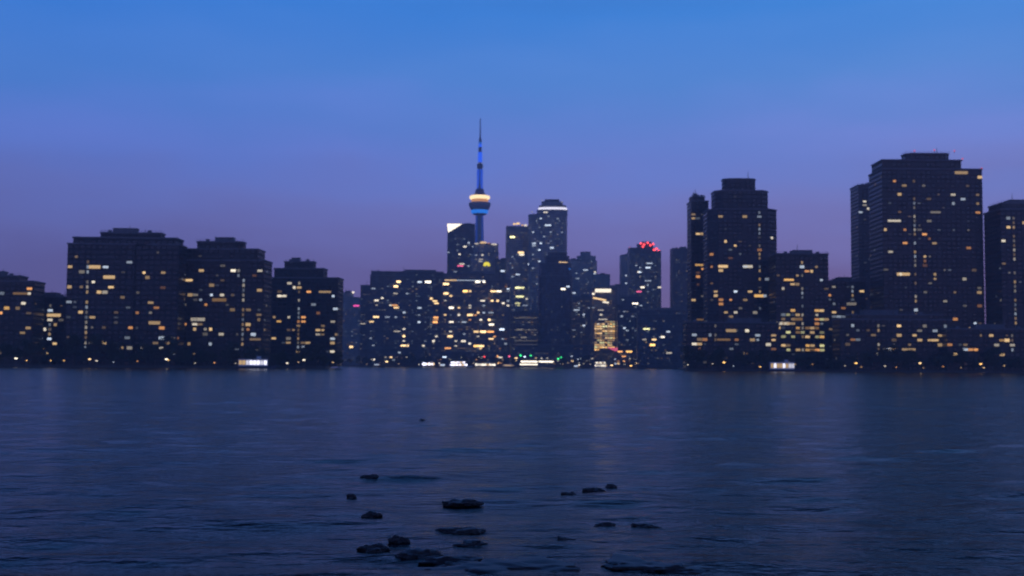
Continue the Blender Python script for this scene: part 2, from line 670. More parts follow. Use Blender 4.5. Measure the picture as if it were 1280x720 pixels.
b_low = building('apartment_building', 'low grey block with faint pale floor bands between brown slab and navy tower',
                 [(637, 674, 392, 'rect')], 1600, 26, 'pale', 0)
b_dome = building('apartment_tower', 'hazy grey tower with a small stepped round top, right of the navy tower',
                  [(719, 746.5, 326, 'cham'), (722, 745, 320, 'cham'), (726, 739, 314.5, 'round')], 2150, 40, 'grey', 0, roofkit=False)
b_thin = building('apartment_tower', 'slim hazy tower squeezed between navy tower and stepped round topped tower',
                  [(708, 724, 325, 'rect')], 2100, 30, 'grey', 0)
b_mid = building('apartment_building', 'dim brownish block with few cool windows beside the lower navy tower',
                 [(713, 747, 372, 'rect')], 1660, 30, 'brown', -4)
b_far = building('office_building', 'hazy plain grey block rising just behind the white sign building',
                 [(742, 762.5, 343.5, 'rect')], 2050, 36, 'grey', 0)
b_gold = building('office_building', 'office block with a white lit top band and golden lower floors',
                  [(740, 771.5, 360.5, 'rect')], 1590, 30, 'brown', 0, roofkit=False)
b_pale = building('office_building', 'pale brown windowless looking block right behind the golden lit office block',
                  [(762, 785, 358, 'rect')], 1660, 30, 'pale', 0)
b_shade = building('apartment_tower', 'faint hazy tower peeking out left of the red lit tower',
                   [(776.5, 790, 319.5, 'rect')], 1980, 30, 'grey', 0)
b_red = building('apartment_tower', 'dark teal tower crowned by red warning lights',
                 [(787, 826.5, 314, 'rect'), (787, 819, 310, 'rect'), (798, 818, 305, 'cham')], 1740, 34, 'teal', 0, roofkit=False)
b_foot = building('apartment_building', 'dark block standing before the left foot of the red lit tower',
                  [(772, 803, 381, 'rect'), (777, 803, 371, 'rect')], 1560, 26, 'dark', 0)
b_right = building('apartment_building', 'low broad navy block with a few yellow windows before the red lit tower',
                   [(797, 862, 393, 'rect'), (801, 858, 388, 'rect')], 1480, 28, 'darker', -4)
b_edge2 = building('apartment_tower', 'plain dark tower rising just right of the red lit tower',
                   [(841, 866, 311, 'rect')], 1700, 30, 'dark', 0)
# quayside podiums behind the trees
building('podium_building', 'low dark quayside building under the long slab block', [(452, 530, 436, 'rect')], 1535, 18, 'dark', 0, roofkit=False)
building('podium_building', 'low dark terminal building under the brown slab block', [(536, 634, 440, 'rect')], 1528, 16, 'darker', 0, roofkit=False)
building('podium_building', 'low dark quayside hall below the navy tower', [(640, 742, 432, 'rect')], 1526, 14, 'dark', 0, roofkit=False)
b_shop = building('podium_building', 'low quayside building with orange lit bays right of the red canopy', [(768, 800, 438, 'rect')], 1530, 16, 'brown', 0, roofkit=False)

# ---- the shore goes on to both sides of the skyline
SIDE = []


def side(*a, **k):
    n = k.pop('n', 20)
    cols = k.pop('cols', 'YWYDC')
    a = list(a)
    a[3] = a[3] * .62
    a[4] = a[4] * .7
    B = building(*a, slab=M_EDGE, **k)
    SIDE.append((B, n, cols, a[2]))
    return B


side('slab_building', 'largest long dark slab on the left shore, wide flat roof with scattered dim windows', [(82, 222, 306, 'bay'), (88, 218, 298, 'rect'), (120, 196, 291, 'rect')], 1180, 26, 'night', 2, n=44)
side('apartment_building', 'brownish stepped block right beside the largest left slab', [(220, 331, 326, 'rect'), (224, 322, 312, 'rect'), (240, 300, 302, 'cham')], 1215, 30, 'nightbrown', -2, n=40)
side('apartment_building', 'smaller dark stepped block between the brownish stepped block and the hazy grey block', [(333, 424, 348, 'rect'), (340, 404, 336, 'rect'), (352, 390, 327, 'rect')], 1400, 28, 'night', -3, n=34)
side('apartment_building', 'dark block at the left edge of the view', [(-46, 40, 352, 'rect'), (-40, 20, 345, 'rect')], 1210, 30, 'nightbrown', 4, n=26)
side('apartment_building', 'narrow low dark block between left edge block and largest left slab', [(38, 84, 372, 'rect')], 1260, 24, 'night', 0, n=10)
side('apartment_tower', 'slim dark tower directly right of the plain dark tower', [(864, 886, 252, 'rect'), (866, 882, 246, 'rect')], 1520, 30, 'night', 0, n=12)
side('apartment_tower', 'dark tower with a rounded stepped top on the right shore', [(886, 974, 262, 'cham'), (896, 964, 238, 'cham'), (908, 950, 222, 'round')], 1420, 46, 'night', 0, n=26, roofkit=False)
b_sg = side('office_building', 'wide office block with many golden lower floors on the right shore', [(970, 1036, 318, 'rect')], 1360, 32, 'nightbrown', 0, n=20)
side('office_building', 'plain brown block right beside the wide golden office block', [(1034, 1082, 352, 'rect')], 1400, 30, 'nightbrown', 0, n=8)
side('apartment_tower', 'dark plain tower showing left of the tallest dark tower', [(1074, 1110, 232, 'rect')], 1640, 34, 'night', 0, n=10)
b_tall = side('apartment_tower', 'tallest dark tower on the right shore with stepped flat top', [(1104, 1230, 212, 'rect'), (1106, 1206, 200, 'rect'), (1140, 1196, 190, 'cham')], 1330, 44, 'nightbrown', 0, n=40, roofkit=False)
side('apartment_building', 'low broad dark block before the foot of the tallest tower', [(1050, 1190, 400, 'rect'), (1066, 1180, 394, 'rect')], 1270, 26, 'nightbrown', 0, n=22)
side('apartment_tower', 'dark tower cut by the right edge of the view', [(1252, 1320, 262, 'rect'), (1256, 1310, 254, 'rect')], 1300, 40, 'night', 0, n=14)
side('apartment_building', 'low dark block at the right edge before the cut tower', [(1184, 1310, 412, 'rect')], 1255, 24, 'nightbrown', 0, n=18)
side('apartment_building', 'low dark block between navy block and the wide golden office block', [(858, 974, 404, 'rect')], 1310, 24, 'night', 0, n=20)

# ------------------------------------------------------------------ lit windows, each seen in the photograph
# (crop x, crop y, width, height, colour, strength) with the crop's own origin and scale
C1 = (438, 330, 5.147)
C2 = (535, 330, 5.147)
C3 = (640, 330, 5.143)
C4 = (735, 330, 5.14)
C5 = (625, 240, 4.505)
C6 = (438, 230, 6.317)
C7 = (640, 230, 6.317)
D = .32
WIN = [(C1, [(22, 182, 34, 18, 'W', 3), (38, 262, 40, 10, 'M', 1.2), (5, 536, 26, 14, 'Y', 2), (310, 120, 30, 14, 'Y', 2.5), (292, 147, 32, 13, 'Y', 2.5), (148, 156, 30, 10, 'C', D),
             (290, 192, 30, 8, 'W', .5), (358, 196, 30, 9, 'C', .4), (168, 228, 30, 11, 'W', 1.1), (212, 226, 28, 10, 'W', 1.1), (168, 258, 22, 8, 'W', D), (255, 262, 24, 10, 'W', .8),
             (285, 265, 42, 10, 'O', .8), (295, 278, 36, 10, 'Y', 1.4), (350, 314, 26, 14, 'C', .6), (238, 348, 34, 8, 'C', .4), (288, 338, 24, 10, 'C', .4), (165, 345, 40, 12, 'Y', 1.8),
             (128, 377, 30, 10, 'Y', 1.2), (80, 391, 36, 8, 'W', .4), (300, 428, 46, 9, 'W', .4), (352, 413, 30, 10, 'W', 1), (352, 458, 30, 14, 'Y', 2), (345, 487, 24, 9, 'W', .7),
             (350, 524, 54, 12, 'Y', 2), (136, 480, 26, 10, 'C', .3), (152, 520, 24, 10, 'C', .3), (308, 564, 30, 12, 'C', .45), (446, 110, 32, 10, 'C', 1.1), (500, 114, 40, 16, 'W', 3),
             (445, 277, 30, 10, 'C', .7), (440, 324, 26, 8, 'C', .3), (440, 370, 28, 11, 'C', 1.1), (472, 528, 30, 11, 'W', .9), (514, 218, 28, 16, 'Y', 1.5)]),
       (C2, [(262, 10, 24, 8, 'C', .5), (336, 60, 24, 10, 'M', .9), (175, 47, 26, 8, 'C', .3), (480, 48, 30, 14, 'C', 1.1), (545, 86, 20, 8, 'C', .4),
             (320, 108, 34, 16, 'W', 2.5), (358, 113, 28, 16, 'W', 2.3), (116, 122, 40, 14, 'Y', 2.5), (116, 196, 34, 14, 'Y', 2), (152, 198, 30, 11, 'Y', 1.3), (240, 170, 34, 16, 'A', 2.6),
             (278, 170, 30, 12, 'Y', 1.2), (420, 172, 40, 12, 'Y', 1.8), (456, 178, 36, 12, 'W', 1.8), (515, 168, 28, 10, 'C', 1.2), (118, 228, 28, 10, 'W', .4), (44, 243, 32, 10, 'Y', 1.6),
             (54, 256, 32, 10, 'Y', 1.6), (352, 232, 34, 10, 'W', 1.1), (412, 235, 28, 13, 'Y', 1.7), (446, 235, 26, 13, 'Y', 1.5), (478, 252, 28, 11, 'W', 1.5), (512, 232, 20, 20, 'C', .35),
             (518, 272, 26, 11, 'W', .9), (360, 265, 24, 9, 'C', .4), (270, 262, 28, 9, 'W', .7), (268, 276, 28, 8, 'W', .7), (150, 288, 34, 14, 'W', 2.1), (196, 287, 30, 11, 'Y', 1.1), (112, 320, 30, 11, 'Y', .9),
             (190, 332, 28, 14, 'W', .9), (270, 322, 40, 16, 'Y', 1.7), (320, 308, 28, 12, 'Y', 1.3), (314, 324, 22, 10, 'O', .6), (358, 310, 30, 10, 'C', .6), (405, 312, 36, 10, 'C', .35),
             (344, 352, 28, 11, 'W', 1.2), (388, 354, 28, 14, 'Y', 1.9), (408, 383, 36, 12, 'W', 2.1), (276, 354, 30, 10, 'O', .5), (150, 379, 32, 11, 'W', 1.4), (233, 381, 34, 8, 'C', .6),
             (50, 350, 34, 12, 'O', 1.5), (48, 364, 38, 8, 'O', .9), (46, 378, 34, 12, 'O', 2), (136, 428, 30, 9, 'W', .9), (355, 430, 42, 18, 'Y', 2.3), (310, 441, 36, 13, 'Y', 1.2), (314, 460, 24, 9, 'W', .5),
             (402, 442, 46, 12, 'O', 1.5), (436, 462, 24, 10, 'O', .9), (476, 418, 34, 13, 'C', 1.8), (406, 478, 34, 10, 'Y', 1.5), (474, 478, 24, 8, 'C', .4), (232, 457, 24, 8, 'C', .4), (142, 472, 36, 16, 'Y', 1.7),
             (45, 470, 28, 11, 'W', .9), (44, 500, 30, 16, 'W', 1.1), (180, 503, 28, 9, 'W', .7), (180, 520, 28, 8, 'W', .6), (228, 502, 34, 12, 'W', 1.1), (268, 505, 28, 12, 'W', 1.1), (342, 520, 40, 13, 'Y', 1.9),
             (310, 534, 36, 14, 'A', 1.8), (345, 540, 28, 9, 'Y', 1.2), (128, 535, 44, 10, 'O', 1.2), (496, 515, 30, 14, 'C', .3)]),
       (C3, [(104, 4, 24, 8, 'C', 1.1), (38, 67, 24, 8, 'C', .9), (135, 32, 20, 8, 'C', .4), (36, 148, 34, 18, 'V', 1.8), (66, 156, 30, 10, 'V', 1.3), (50, 206, 54, 13, 'V', 1.2), (36, 256, 36, 9, 'V', .8), (36, 268, 32, 8, 'V', .7),
             (98, 218, 26, 10, 'W', .7), (95, 266, 50, 6, 'C', .3), (50, 421, 44, 7, 'W', .35), (75, 478, 40, 8, 'W', .25), (360, 138, 26, 10, 'C', 1.1), (328, 167, 32, 12, 'W', 2.3), (398, 188, 26, 10, 'C', .8),
             (420, 53, 20, 8, 'C', .35), (472, 40, 34, 9, 'C', .8), (422, 90, 24, 8, 'C', .4), (466, 207, 24, 18, 'W', 1.4), (414, 300, 40, 8, 'C', .7), (430, 282, 16, 8, 'C', .3), (468, 320, 24, 9, 'C', .8), (466, 390, 26, 9, 'C', 1.1),
             (430, 252, 16, 8, 'C', .3), (492, 276, 14, 8, 'C', .4), (375, 35, 22, 10, 'H', .4), (395, 430, 30, 8, 'C', .2)]),
       (C5, [(70, 253, 30, 11, 'V', 2), (118, 338, 36, 12, 'Y', 1.7), (122, 351, 30, 10, 'W', 1.3), (160, 409, 22, 9, 'C', 1.5), (100, 463, 20, 8, 'C', .9), (66, 365, 20, 8, 'C', .3), (230, 154, 20, 8, 'C', .9), (270, 184, 38, 10, 'C', .9),
             (188, 231, 22, 8, 'C', .7), (282, 230, 20, 7, 'C', .4), (350, 230, 22, 7, 'C', .35), (245, 250, 20, 8, 'C', .35), (195, 287, 30, 9, 'C', .8), (190, 298, 26, 8, 'C', .5), (230, 293, 20, 10, 'C', 1), (226, 324, 20, 9, 'C', 1.1),
             (292, 320, 24, 10, 'C', .9), (188, 354, 18, 8, 'C', .3), (222, 391, 20, 9, 'C', .9), (185, 434, 18, 8, 'C', .3), (262, 109, 34, 7, 'W', .9), (205, 520, 18, 8, 'C', .3), (328, 145, 18, 8, 'C', .3)]),
       (C4, [(44, 58, 24, 9, 'C', .9), (248, 77, 22, 8, 'C', .8), (246, 124, 22, 9, 'C', .9), (308, 10, 20, 8, 'C', .5), (330, 52, 24, 11, 'C', 1.3), (386, 30, 36, 11, 'C', 1.1), (386, 103, 44, 8, 'C', .4), (388, 130, 20, 11, 'C', .4),
             (350, 150, 28, 13, 'W', 1.5), (328, 176, 36, 10, 'P', 1.1), (464, 155, 26, 9, 'W', 1.1), (303, 262, 40, 16, 'W', 3), (336, 266, 20, 8, 'C', .5), (38, 198, 28, 12, 'W', 1.5), (82, 320, 24, 10, 'W', .8), (96, 350, 60, 7, 'W', .5),
             (82, 298, 40, 6, 'W', .4), (30, 288, 20, 8, 'C', .3), (68, 388, 28, 7, 'W', .9), (225, 338, 20, 12, 'C', .4), (228, 408, 24, 12, 'C', .9), (245, 432, 20, 8, 'C', .5), (218, 230, 18, 8, 'C', .3), (376, 412, 46, 10, 'V', 1.4),
             (362, 492, 30, 8, 'W', .4), (425, 493, 30, 11, 'Y', 1.5), (414, 517, 36, 14, 'A', 2.4), (480, 472, 26, 12, 'W', 1.5), (515, 430, 26, 12, 'C', .7), (520, 573, 40, 10, 'W', .5),
             (206, 568, 34, 10, 'O', 1.5), (264, 570, 42, 12, 'A', 1.5), (230, 592, 30, 9, 'O', 1.1)]),
       (C6, [(938, 458, 28, 10, 'C', .9), (905, 487, 32, 12, 'W', 1.2), (970, 497, 24, 8, 'C', .5), (775, 540, 24, 8, 'C', .5), (870, 558, 28, 12, 'W', 1.3), (990, 568, 24, 8, 'C', .4), (1038, 562, 28, 12, 'W', .9), (1030, 592, 36, 9, 'W', .5), (1026, 604, 34, 8, 'W', .5),
             (880, 634, 44, 11, 'W', .8), (868, 648, 52, 12, 'P', 1.2), (935, 642, 22, 8, 'C', .5)]),
       (C7, [(978, 640, 22, 9, 'C', .4), (1005, 660, 22, 8, 'C', .5), (1085, 620, 50, 10, 'C', .7), (1075, 668, 40, 12, 'C', 1.1), (1003, 695, 26, 12, 'W', 1.2), (700, 680, 30, 8, 'C', .4), (515, 698, 24, 7, 'C', .4), (655, 700, 26, 12, 'W', 1)])]
miss = 0
for (ox, oy, sc), lst in WIN:
    for cx, cy, w, h, c, s in lst:
        px, py = ox + cx / sc, oy + cy / sc
        best = None
        for B in BLD:
            hit = cast(B, px, py)
            if hit and (best is None or hit[0] < best[1][0]):
                best = (B, hit)
        if best is None:
            miss += 1
            print('window misses', px, py)
            continue
        B, hit = best
        mpp_ = hit[0] / FPX
        wm = max(1.8, (w / sc - .7) * mpp_)
        hm = min(max(1.5, (h / sc - .2) * mpp_), 2.6)
        pane(B, hit, wm, hm, glow(c, s * 1.5))

# dimmer lit windows scattered over the blocks (same floors and bays)
rw = random.Random(11)


def scatter(B, n, px0, px1, py0, py1, cols, smin, smax):
    k = 0
    for _ in range(n * 3):
        if k >= n or B.n >= 98:
            break
        px, py = rw.uniform(px0, px1), rw.uniform(py0, py1)
        hit = cast(B, px, py)
        if not hit:
            continue
        first = True
        for O in BLD:
            if O is not B:
                q = cast(O, px, py)
                if q and q[0] < hit[0]:
                    first = False
                    break
        if not first:
            continue
        c = rw.choice(cols)
        s = round(rw.uniform(smin, smax) * rw.uniform(.4, 1), 1)
        pane(B, hit, rw.choice((1.8, 2.6, 3.2, 3.4)), rw.choice((1.4, 1.6, 1.9)), glow(c, max(.1, s)))
        k += 1


for B, n, px0, px1, py0, py1, cols in ((b_slabA, 18, 462, 555, 350, 432, 'CCWY'), (b_slabB, 24, 553, 637, 356, 438, 'CWYO'), (b_square, 14, 633, 660, 300, 390, 'CCW'), (b_ring, 22, 661, 709, 270, 330, 'CCL'),
                                       (b_dome, 10, 722, 745, 326, 370, 'CCW'), (b_mid, 10, 716, 742, 376, 425, 'CW'), (b_red, 16, 789, 825, 318, 385, 'CCW'), (b_foot, 10, 776, 800, 384, 430, 'CCW'),
                                       (b_right, 14, 802, 842, 395, 445, 'CWY'), (b_warm, 10, 590, 621, 310, 338, 'CW'), (b_crown, 8, 560, 590, 292, 338, 'CC'), (b_low, 10, 640, 672, 396, 428, 'WWC'), (b_edge, 5, 438, 450, 376, 430, 'CW')):
    scatter(B, n, px0, px1, py0, py1, cols, .1, .5)
for B, n, cols, tiers in SIDE:
    xa, xb = min(t[0] for t in tiers), max(t[1] for t in tiers)
    ya = tiers[0][2] + 6
    sx = rw.uniform(xa + .15 * (xb - xa), xb - .15 * (xb - xa))
    if xb - xa > 40:
        for q in range(int((444 - ya) / 6.3)):
            if rw.random() < .7:
                hit = cast(B, sx, ya + q * 6.3)
                if hit:
                    pane(B, hit, 1.3, 1.9, glow(rw.choice('WYC'), rw.choice((.12, .2, .35))), 'stair_window')
    for _ in range(4):
        hit = cast(B, rw.uniform(xa + 6, xb - 6), rw.uniform(ya, 440))
        if hit:
            pane(B, hit, rw.choice((5, 7, 9)), rw.choice((1.4, 2)), glow(rw.choice('YWA'), rw.choice((.2, .4, .7, 1))))
    scatter(B, n, xa, xb, ya, 444, cols.replace('D', 'O'), .1, 1.4)

# golden office floors
for row in range(12):
    yy = 403.6 + row * 2.905
    rs = rw.choice((.5, .8, 1.1, 1.5, 1.9))
    for q in range(8):
        if rw.random() < .86 and b_gold.n < 99:
            hit = cast(b_gold, 746.3 + q * 3.19, yy)
            if hit:
                pane(b_gold, hit, rw.choice((2.6, 3.1)), 1.9, glow(rw.choice('AAYYV'), rs * rw.choice((.6, 1, 1))))
for row in range(10):
    yy = 390 + row * 5.5
    x = 974 + rw.uniform(0, 3)
    while x < 1032:
        w = rw.choice((2.6, 3.2, 4.2))
        if rw.random() < .55:
            hit = cast(b_sg, x + w / 2, yy)
            if hit and b_sg.n < 98:
                pane(b_sg, hit, w, 1.7, glow(rw.choice('AYYV'), rw.choice((.2, .35, .5, .8))), snap=True)
        x += 6.4

# behind curtains: the many faint windows of each block, one part per block
DIMC = [glow('C', .05), glow('C', .11), glow('W', .06), glow('W', .13), glow('Y', .09), glow('Y', .2), glow('A', .14)]


def dim_windows(B, prob, wts):
    bay, flr = GRID[B.fac]
    r = random.Random(len(B.root.name) + int(B.pos.x))
    bm = bmesh.new()
    view = B.inv @ (Vector((0, 0)) - B.pos)
    cnt = 0
    for ti, (pl, z0, z1, *_r) in enumerate(B.tiers):
        u0 = 0
        n = len(pl)
        for k in range(n):
            p, q = Vector(pl[k]), Vector(pl[(k + 1) % n])
            e = q - p
            l = e.length
            e = e / l
            nrm = Vector((e.y, -e.x))
            if (view - p).dot(nrm) > 0 and l > 2.5:
                for iv in range(int(z0 / flr) + 1, int((z1 - 1.5) / flr)):
                    rowp = prob * r.choice((.3, .7, 1, 1, 1.6))
                    for iu in range(int(u0 / bay), int((u0 + l) / bay) + 1):
                        uc = (iu + .5) * bay - u0
                        if uc - bay * .4 < 0 or uc + bay * .4 > l or r.random() > rowp:
                            continue
                        h = flr * r.choice((.25, .4, .5))
                        w = bay * r.choice((.4, .65, .75))
                        c = p + e * uc + nrm * .07
                        z = (iv + .5) * flr
                        f = bm.faces.new([bm.verts.new((c.x + e.x * a, c.y + e.y * a, z + b_)) for a, b_ in ((-w / 2, -h / 2), (w / 2, -h / 2), (w / 2, h / 2), (-w / 2, h / 2))])
                        f.material_index = r.choices(range(7), wts)[0]
                        cnt += 1
            u0 += l
    if cnt == 0:
        bm.free()
        return
    me = bpy.data.meshes.new('dim_window')
    bm.to_mesh(me)
    bm.free()
    for m in DIMC:
        me.materials.append(m)
    o = link('dim_window', me, B.root)
    o['kind'] = 'stuff'


COOL, WARM, MIXW = (6, 5, 3, 2, 1, .4, .2), (2, 1, 4, 3, 4, 2, 2), (4, 3, 4, 2, 2, 1, .6)
DIMS = {b_slabA.root.name: (.22, COOL), b_slabB.root.name: (.42, WARM), b_navy.root.name: (.06, COOL), b_right.root.name: (.15, MIXW), b_foot.root.name: (.15, COOL), b_gold.root.name: (.5, WARM), b_mid.root.name: (.35, WARM),
        b_ring.root.name: (.5, COOL), b_square.root.name: (.45, MIXW), b_warm.root.name: (.45, MIXW), b_crown.root.name: (.25, COOL), b_pale.root.name: (.12, WARM), b_low.root.name: (.55, WARM), b_red.root.name: (.35, COOL), b_dome.root.name: (.4, MIXW)}
for B in BLD:
    pr_, wt_ = DIMS.get(B.root.name, (.05 if B.fac.startswith('night') else .24, MIXW))
    dim_windows(B, pr_, wt_)

# lit ground floors of the quayside buildings
for B in BLD:
    if B.root.name.startswith('podium'):
        for _ in range(70):
            px = rw.uniform(452, 800)
            hit = cast(B, px, rw.choice((450.5, 453.5, 447.5)))
            if hit and B.n < 40:
                pane(B, hit, rw.choice((2, 3, 5)), 1.7, glow(rw.choice('YWWCO'), rw.choice((.5, .9, 1.4, 2.2))))

# signs, crowns and roof lights of single buildings
polypanel(b_crown, [(559, 279.7), (577.5, 279.9), (572, 283.6), (560.2, 290.5)], glow('W', 2.6), 'lit_crown')
polypanel(b_warm, [(604.2, 332.6), (604.4, 329.6), (606, 327.8), (608.6, 327.4), (611, 328.2), (612.4, 330), (612.5, 332.8), (609.6, 332.5), (608.6, 331.2), (607.2, 332.6)], glow('K', 1.3), 'lit_sign')
polypanel(b_gold, [(743.9, 361.1), (763.8, 361.1), (763.8, 365.4), (743.9, 365.4)], glow('W', 1.8), 'lit_sign')
polypanel(b_gold, [(741.2, 371.2), (757.5, 374.4), (757.5, 376.4), (741.2, 373.2)], glow('Y', 1.6), 'light_strip')
polypanel(b_gold, [(753.5, 376.4), (761, 377.4), (761, 379.2), (753.5, 378.4)], glow('W', 1.7), 'light_strip')
polypanel(b_slabB, [(556, 349.7), (606, 350.2), (606, 351.1), (556, 350.7)], glow('C', .75), 'light_strip')
polypanel(b_slabB, [(556, 349.5), (571, 349.6), (571, 350.9), (556, 350.9)], glow('Y', 1.2), 'light_strip', .7)
polypanel(b_navy, [(698.6, 327.0), (709.5, 327.6), (709.5, 329.9), (698.6, 329.3)], glow('Y', 1.4), 'lit_sign')
for yy in (397, 412, 425.5, 430.5):
    polypanel(b_low, [(643, yy), (671, yy), (671, yy + .8), (643, yy + .8)], glow('W', .16), 'light_strip')


def roof_light(B, px, py, wpx, hpx, m, name='roof_light'):
    """small luminaire standing on the roof edge"""
    Dm = B.pos.y - B.tiers[0][4] * .41
    p = at(px, py, Dm)
    q = B.inv @ (Vector((p.x, p.y)) - B.pos)
    k = Dm / FPX
    bm = bmesh.new()
    w, h = wpx * k / 2, hpx * k / 2
    add_lathe(bm, [(w * .7, p.z - B.base - h), (w, p.z - B.base - h * .3), (w, p.z - B.base + h * .3), (w * .6, p.z - B.base + h)], 10, cx=q.x, cy=q.y)
    o = obj(name, bm, m, B.root)
    bm = bmesh.new()
    zt = B.tiers[0][2]
    for ti in B.tiers:
        zt = min(max(zt, ti[2]), p.z - B.base - h) if ti[2] < p.z - B.base - h else zt
    add_lathe(bm, [(.18, min(zt, p.z - B.base - h - .5) - .2), (.15, p.z - B.base - h)], 6, cx=q.x, cy=q.y)
    obj('light_post', bm, M_STEEL, o)


for px, py in ((805, 305.4), (813, 306.4), (820.5, 310.8), (801, 304.2), (809.7, 303.5), (816.5, 305), (803.6, 308.3), (817.3, 312.3), (819.7, 313.8), (823.6, 313.4)):
    roof_light(b_red, px, py, 2.6, 2.1, glow('R', 4), 'warning_light')
roof_light(b_red, 787, 309.3, 1.2, .9, glow('R', .8), 'warning_light')
for px, py, w, h, c, s in ((643, 280, 4, 2, 'Y', 1.5), (647.5, 279.4, 5, 2.2, 'Y', 1.7), (653, 281.4, 3, 1.6, 'A', 1.1), (657, 281.6, 4, 2.2, 'W', 1.3)):
    roof_light(b_square, px, py, w, h, glow(c, s))
for px, py, w, h, c, s in ((596, 304.6, 6, 1.6, 'W', .8), (604, 303.2, 9, 2.2, 'Y', 1.2), (611, 304.4, 4, 1.6, 'O', .6), (617.5, 305.4, 8, 1.8, 'W', 1.0)):
    roof_light(b_warm, px, py, w, h, glow(c, s))
for px, py in ((677.5, 250.4), (702.5, 252.6), (665, 264.8)):
    roof_light(b_ring, px, py, 2, 1.2, glow('L', .6))
for px, py in ((1143, 188.6), (1168, 187.6), (1193, 188.6), (1203, 198.5), (1227, 210.6)):
    roof_light(b_tall, px, py, 1.8, 1.5, glow('R', 1.0), 'warning_light')
roof_light(b_edge, 441.5, 365.5, 3, 2, glow('W', 2))
# the glowing ring of the tall rounded tower
bm = bmesh.new()
pl, z0_, z1_, Wd, dd, off = b_ring.tiers[2]
add_prism(bm, footprint('round', Wd + 3.2, dd + 3.2, off), z0_ + 1.2, z0_ + (z1_ - z0_) * .62)
obj('light_ring', bm, glow('L', 1.5), b_ring.root)
# mechanical roofs
for B, (px, py0, py1, w) in ((b_red, (808, 305, 302.5, 12)), (b_ring, (690, 251, 249.6, 18)), (b_crown, (585, 281, 279.5, 9))):
    Dm = B.pos.y
    p0, p1 = at(px, py0 + 1, Dm), at(px, py1, Dm)
    q = B.inv @ (Vector((p0.x, p0.y)) - B.pos)
    k = Dm / FPX
    bm = bmesh.new()
    add_box(bm, q.x - w * k / 2, q.x + w * k / 2, q.y - 5, q.y + 5, p0.z - B.base, p1.z - B.base)
    obj('roof_plant_room', bm, M_SLABD, B.root)

# ------------------------------------------------------------------ the tall broadcasting tower
TD = 2700.0
axis = at(599.2, 300, TD)
top = at(601.8, 150, TD)
tw = empty('observation_tower', (axis.x, TD, QZ), 0, 'very tall slender concrete tower with a ringed round pod and blue lit mast', 'tower')
KM = TD / FPX


def tz(y):
    return at(600, y, TD).z - QZ


def tri(a):
    return .78 + .22 * math.cos(3 * (a + math.pi / 2))


bm = bmesh.new()
add_lathe(bm, [(30, 0), (24, tz(440)), (18, tz(400)), (13.5, tz(340)), (10.5, tz(290)), (9.2, tz(267))], 48, tri)
obj('shaft', bm, M_CONC, tw, True)
bm = bmesh.new()
for k in range(3):
    a = math.pi / 2 + 2 * math.pi * k / 3
    for yb, yt, r in ((300, 270, 7.0), (340, 300.2, 7.8)):
        c, s = math.cos(a), math.sin(a)
        M = Matrix(((-s, c, 0, c * r), (c, s, 0, s * r), (0, 0, 1, 0), (0, 0, 0, 1)))
        add_box(bm, -2.4, 2.4, -.3, 1.6, tz(yb), tz(yt), M)
obj('light_strip', bm, glow('B', .34), tw)
bm = bmesh.new()
add_lathe(bm, [(9, tz(269)), (15, tz(268.2)), (17.5, tz(266)), (18.8, tz(263.5)), (18.2, tz(262.4)), (10, tz(262))], 40)
obj('pod_base', bm, M_CONC, tw, True)
bm = bmesh.new()
add_lathe(bm, [(17.0, tz(267.2)), (19.0, tz(266.4)), (19.8, tz(264.2)), (19.2, tz(262.8)), (17.0, tz(262.6))], 40)
obj('blue_light_ring', bm, glow('H', 1.3), tw, True)
bm = bmesh.new()
add_lathe(bm, [(12, tz(262)), (21, tz(261.8)), (24.6, tz(257)), (25.2, tz(254.6)), (23, tz(253.2)), (12, tz(253))], 40)
obj('pod', bm, mat('pod_cladding', (.30, .27, .33), .5), tw, True)
bm = bmesh.new()
add_lathe(bm, [(10, tz(253.1)), (17.5, tz(252.9)), (20.5, tz(249.6)), (18, tz(249.2)), (10, tz(249.1))], 40)
obj('pod_windows', bm, glow('O', 1.0), tw, True)
bm = bmesh.new()
add_lathe(bm, [(12, tz(249)), (21.6, tz(248.8)), (23.4, tz(247.4)), (23.2, tz(245.6)), (20.5, tz(244.8)), (12, tz(244.7))], 40)
obj('cream_light_ring', bm, glow('E', 2.4), tw, True)
bm = bmesh.new()
add_lathe(bm, [(19, tz(244.6)), (13, tz(243)), (10.5, tz(241)), (9.4, tz(237))], 40)
obj('pod_roof', bm, mat('pod_roof_red', (.22, .10, .16), .6), tw, True)
bm = bmesh.new()
add_lathe(bm, [(8.2, tz(238)), (7.0, tz(226)), (6.0, tz(211)), (4.6, tz(208))], 30, tri)
obj('upper_shaft', bm, M_CONC, tw, True)
bm = bmesh.new()
for k in range(6):
    a = 2 * math.pi * k / 6
    c, s = math.cos(a), math.sin(a)
    r = 5.4
    M = Matrix(((-s, c, 0, c * r), (c, s, 0, s * r), (0, 0, 1, 0), (0, 0, 0, 1)))
    add_box(bm, -2.1, 2.1, 0, 1.3, tz(236), tz(212), M)
obj('light_strip', bm, glow('B', 1.0), tw)
bm = bmesh.new()
add_lathe(bm, [(4.6, tz(211)), (6.6, tz(210)), (7.2, tz(207.5)), (6.4, tz(205)), (4, tz(204.4))], 24)
obj('upper_pod', bm, M_STEEL, tw, True)
for yy, r, c, s in ((204, 1.9, 'L', .9), (178.5, 1.7, 'H', 1.0)):
    bm = bmesh.new()
    add_lathe(bm, [(r * .6 + 2.4, tz(yy + .7)), (r + 2.6, tz(yy)), (r * .6 + 2.4, tz(yy - .7))], 14)
    obj('beacon', bm, glow(c, s), tw)
bm = bmesh.new()
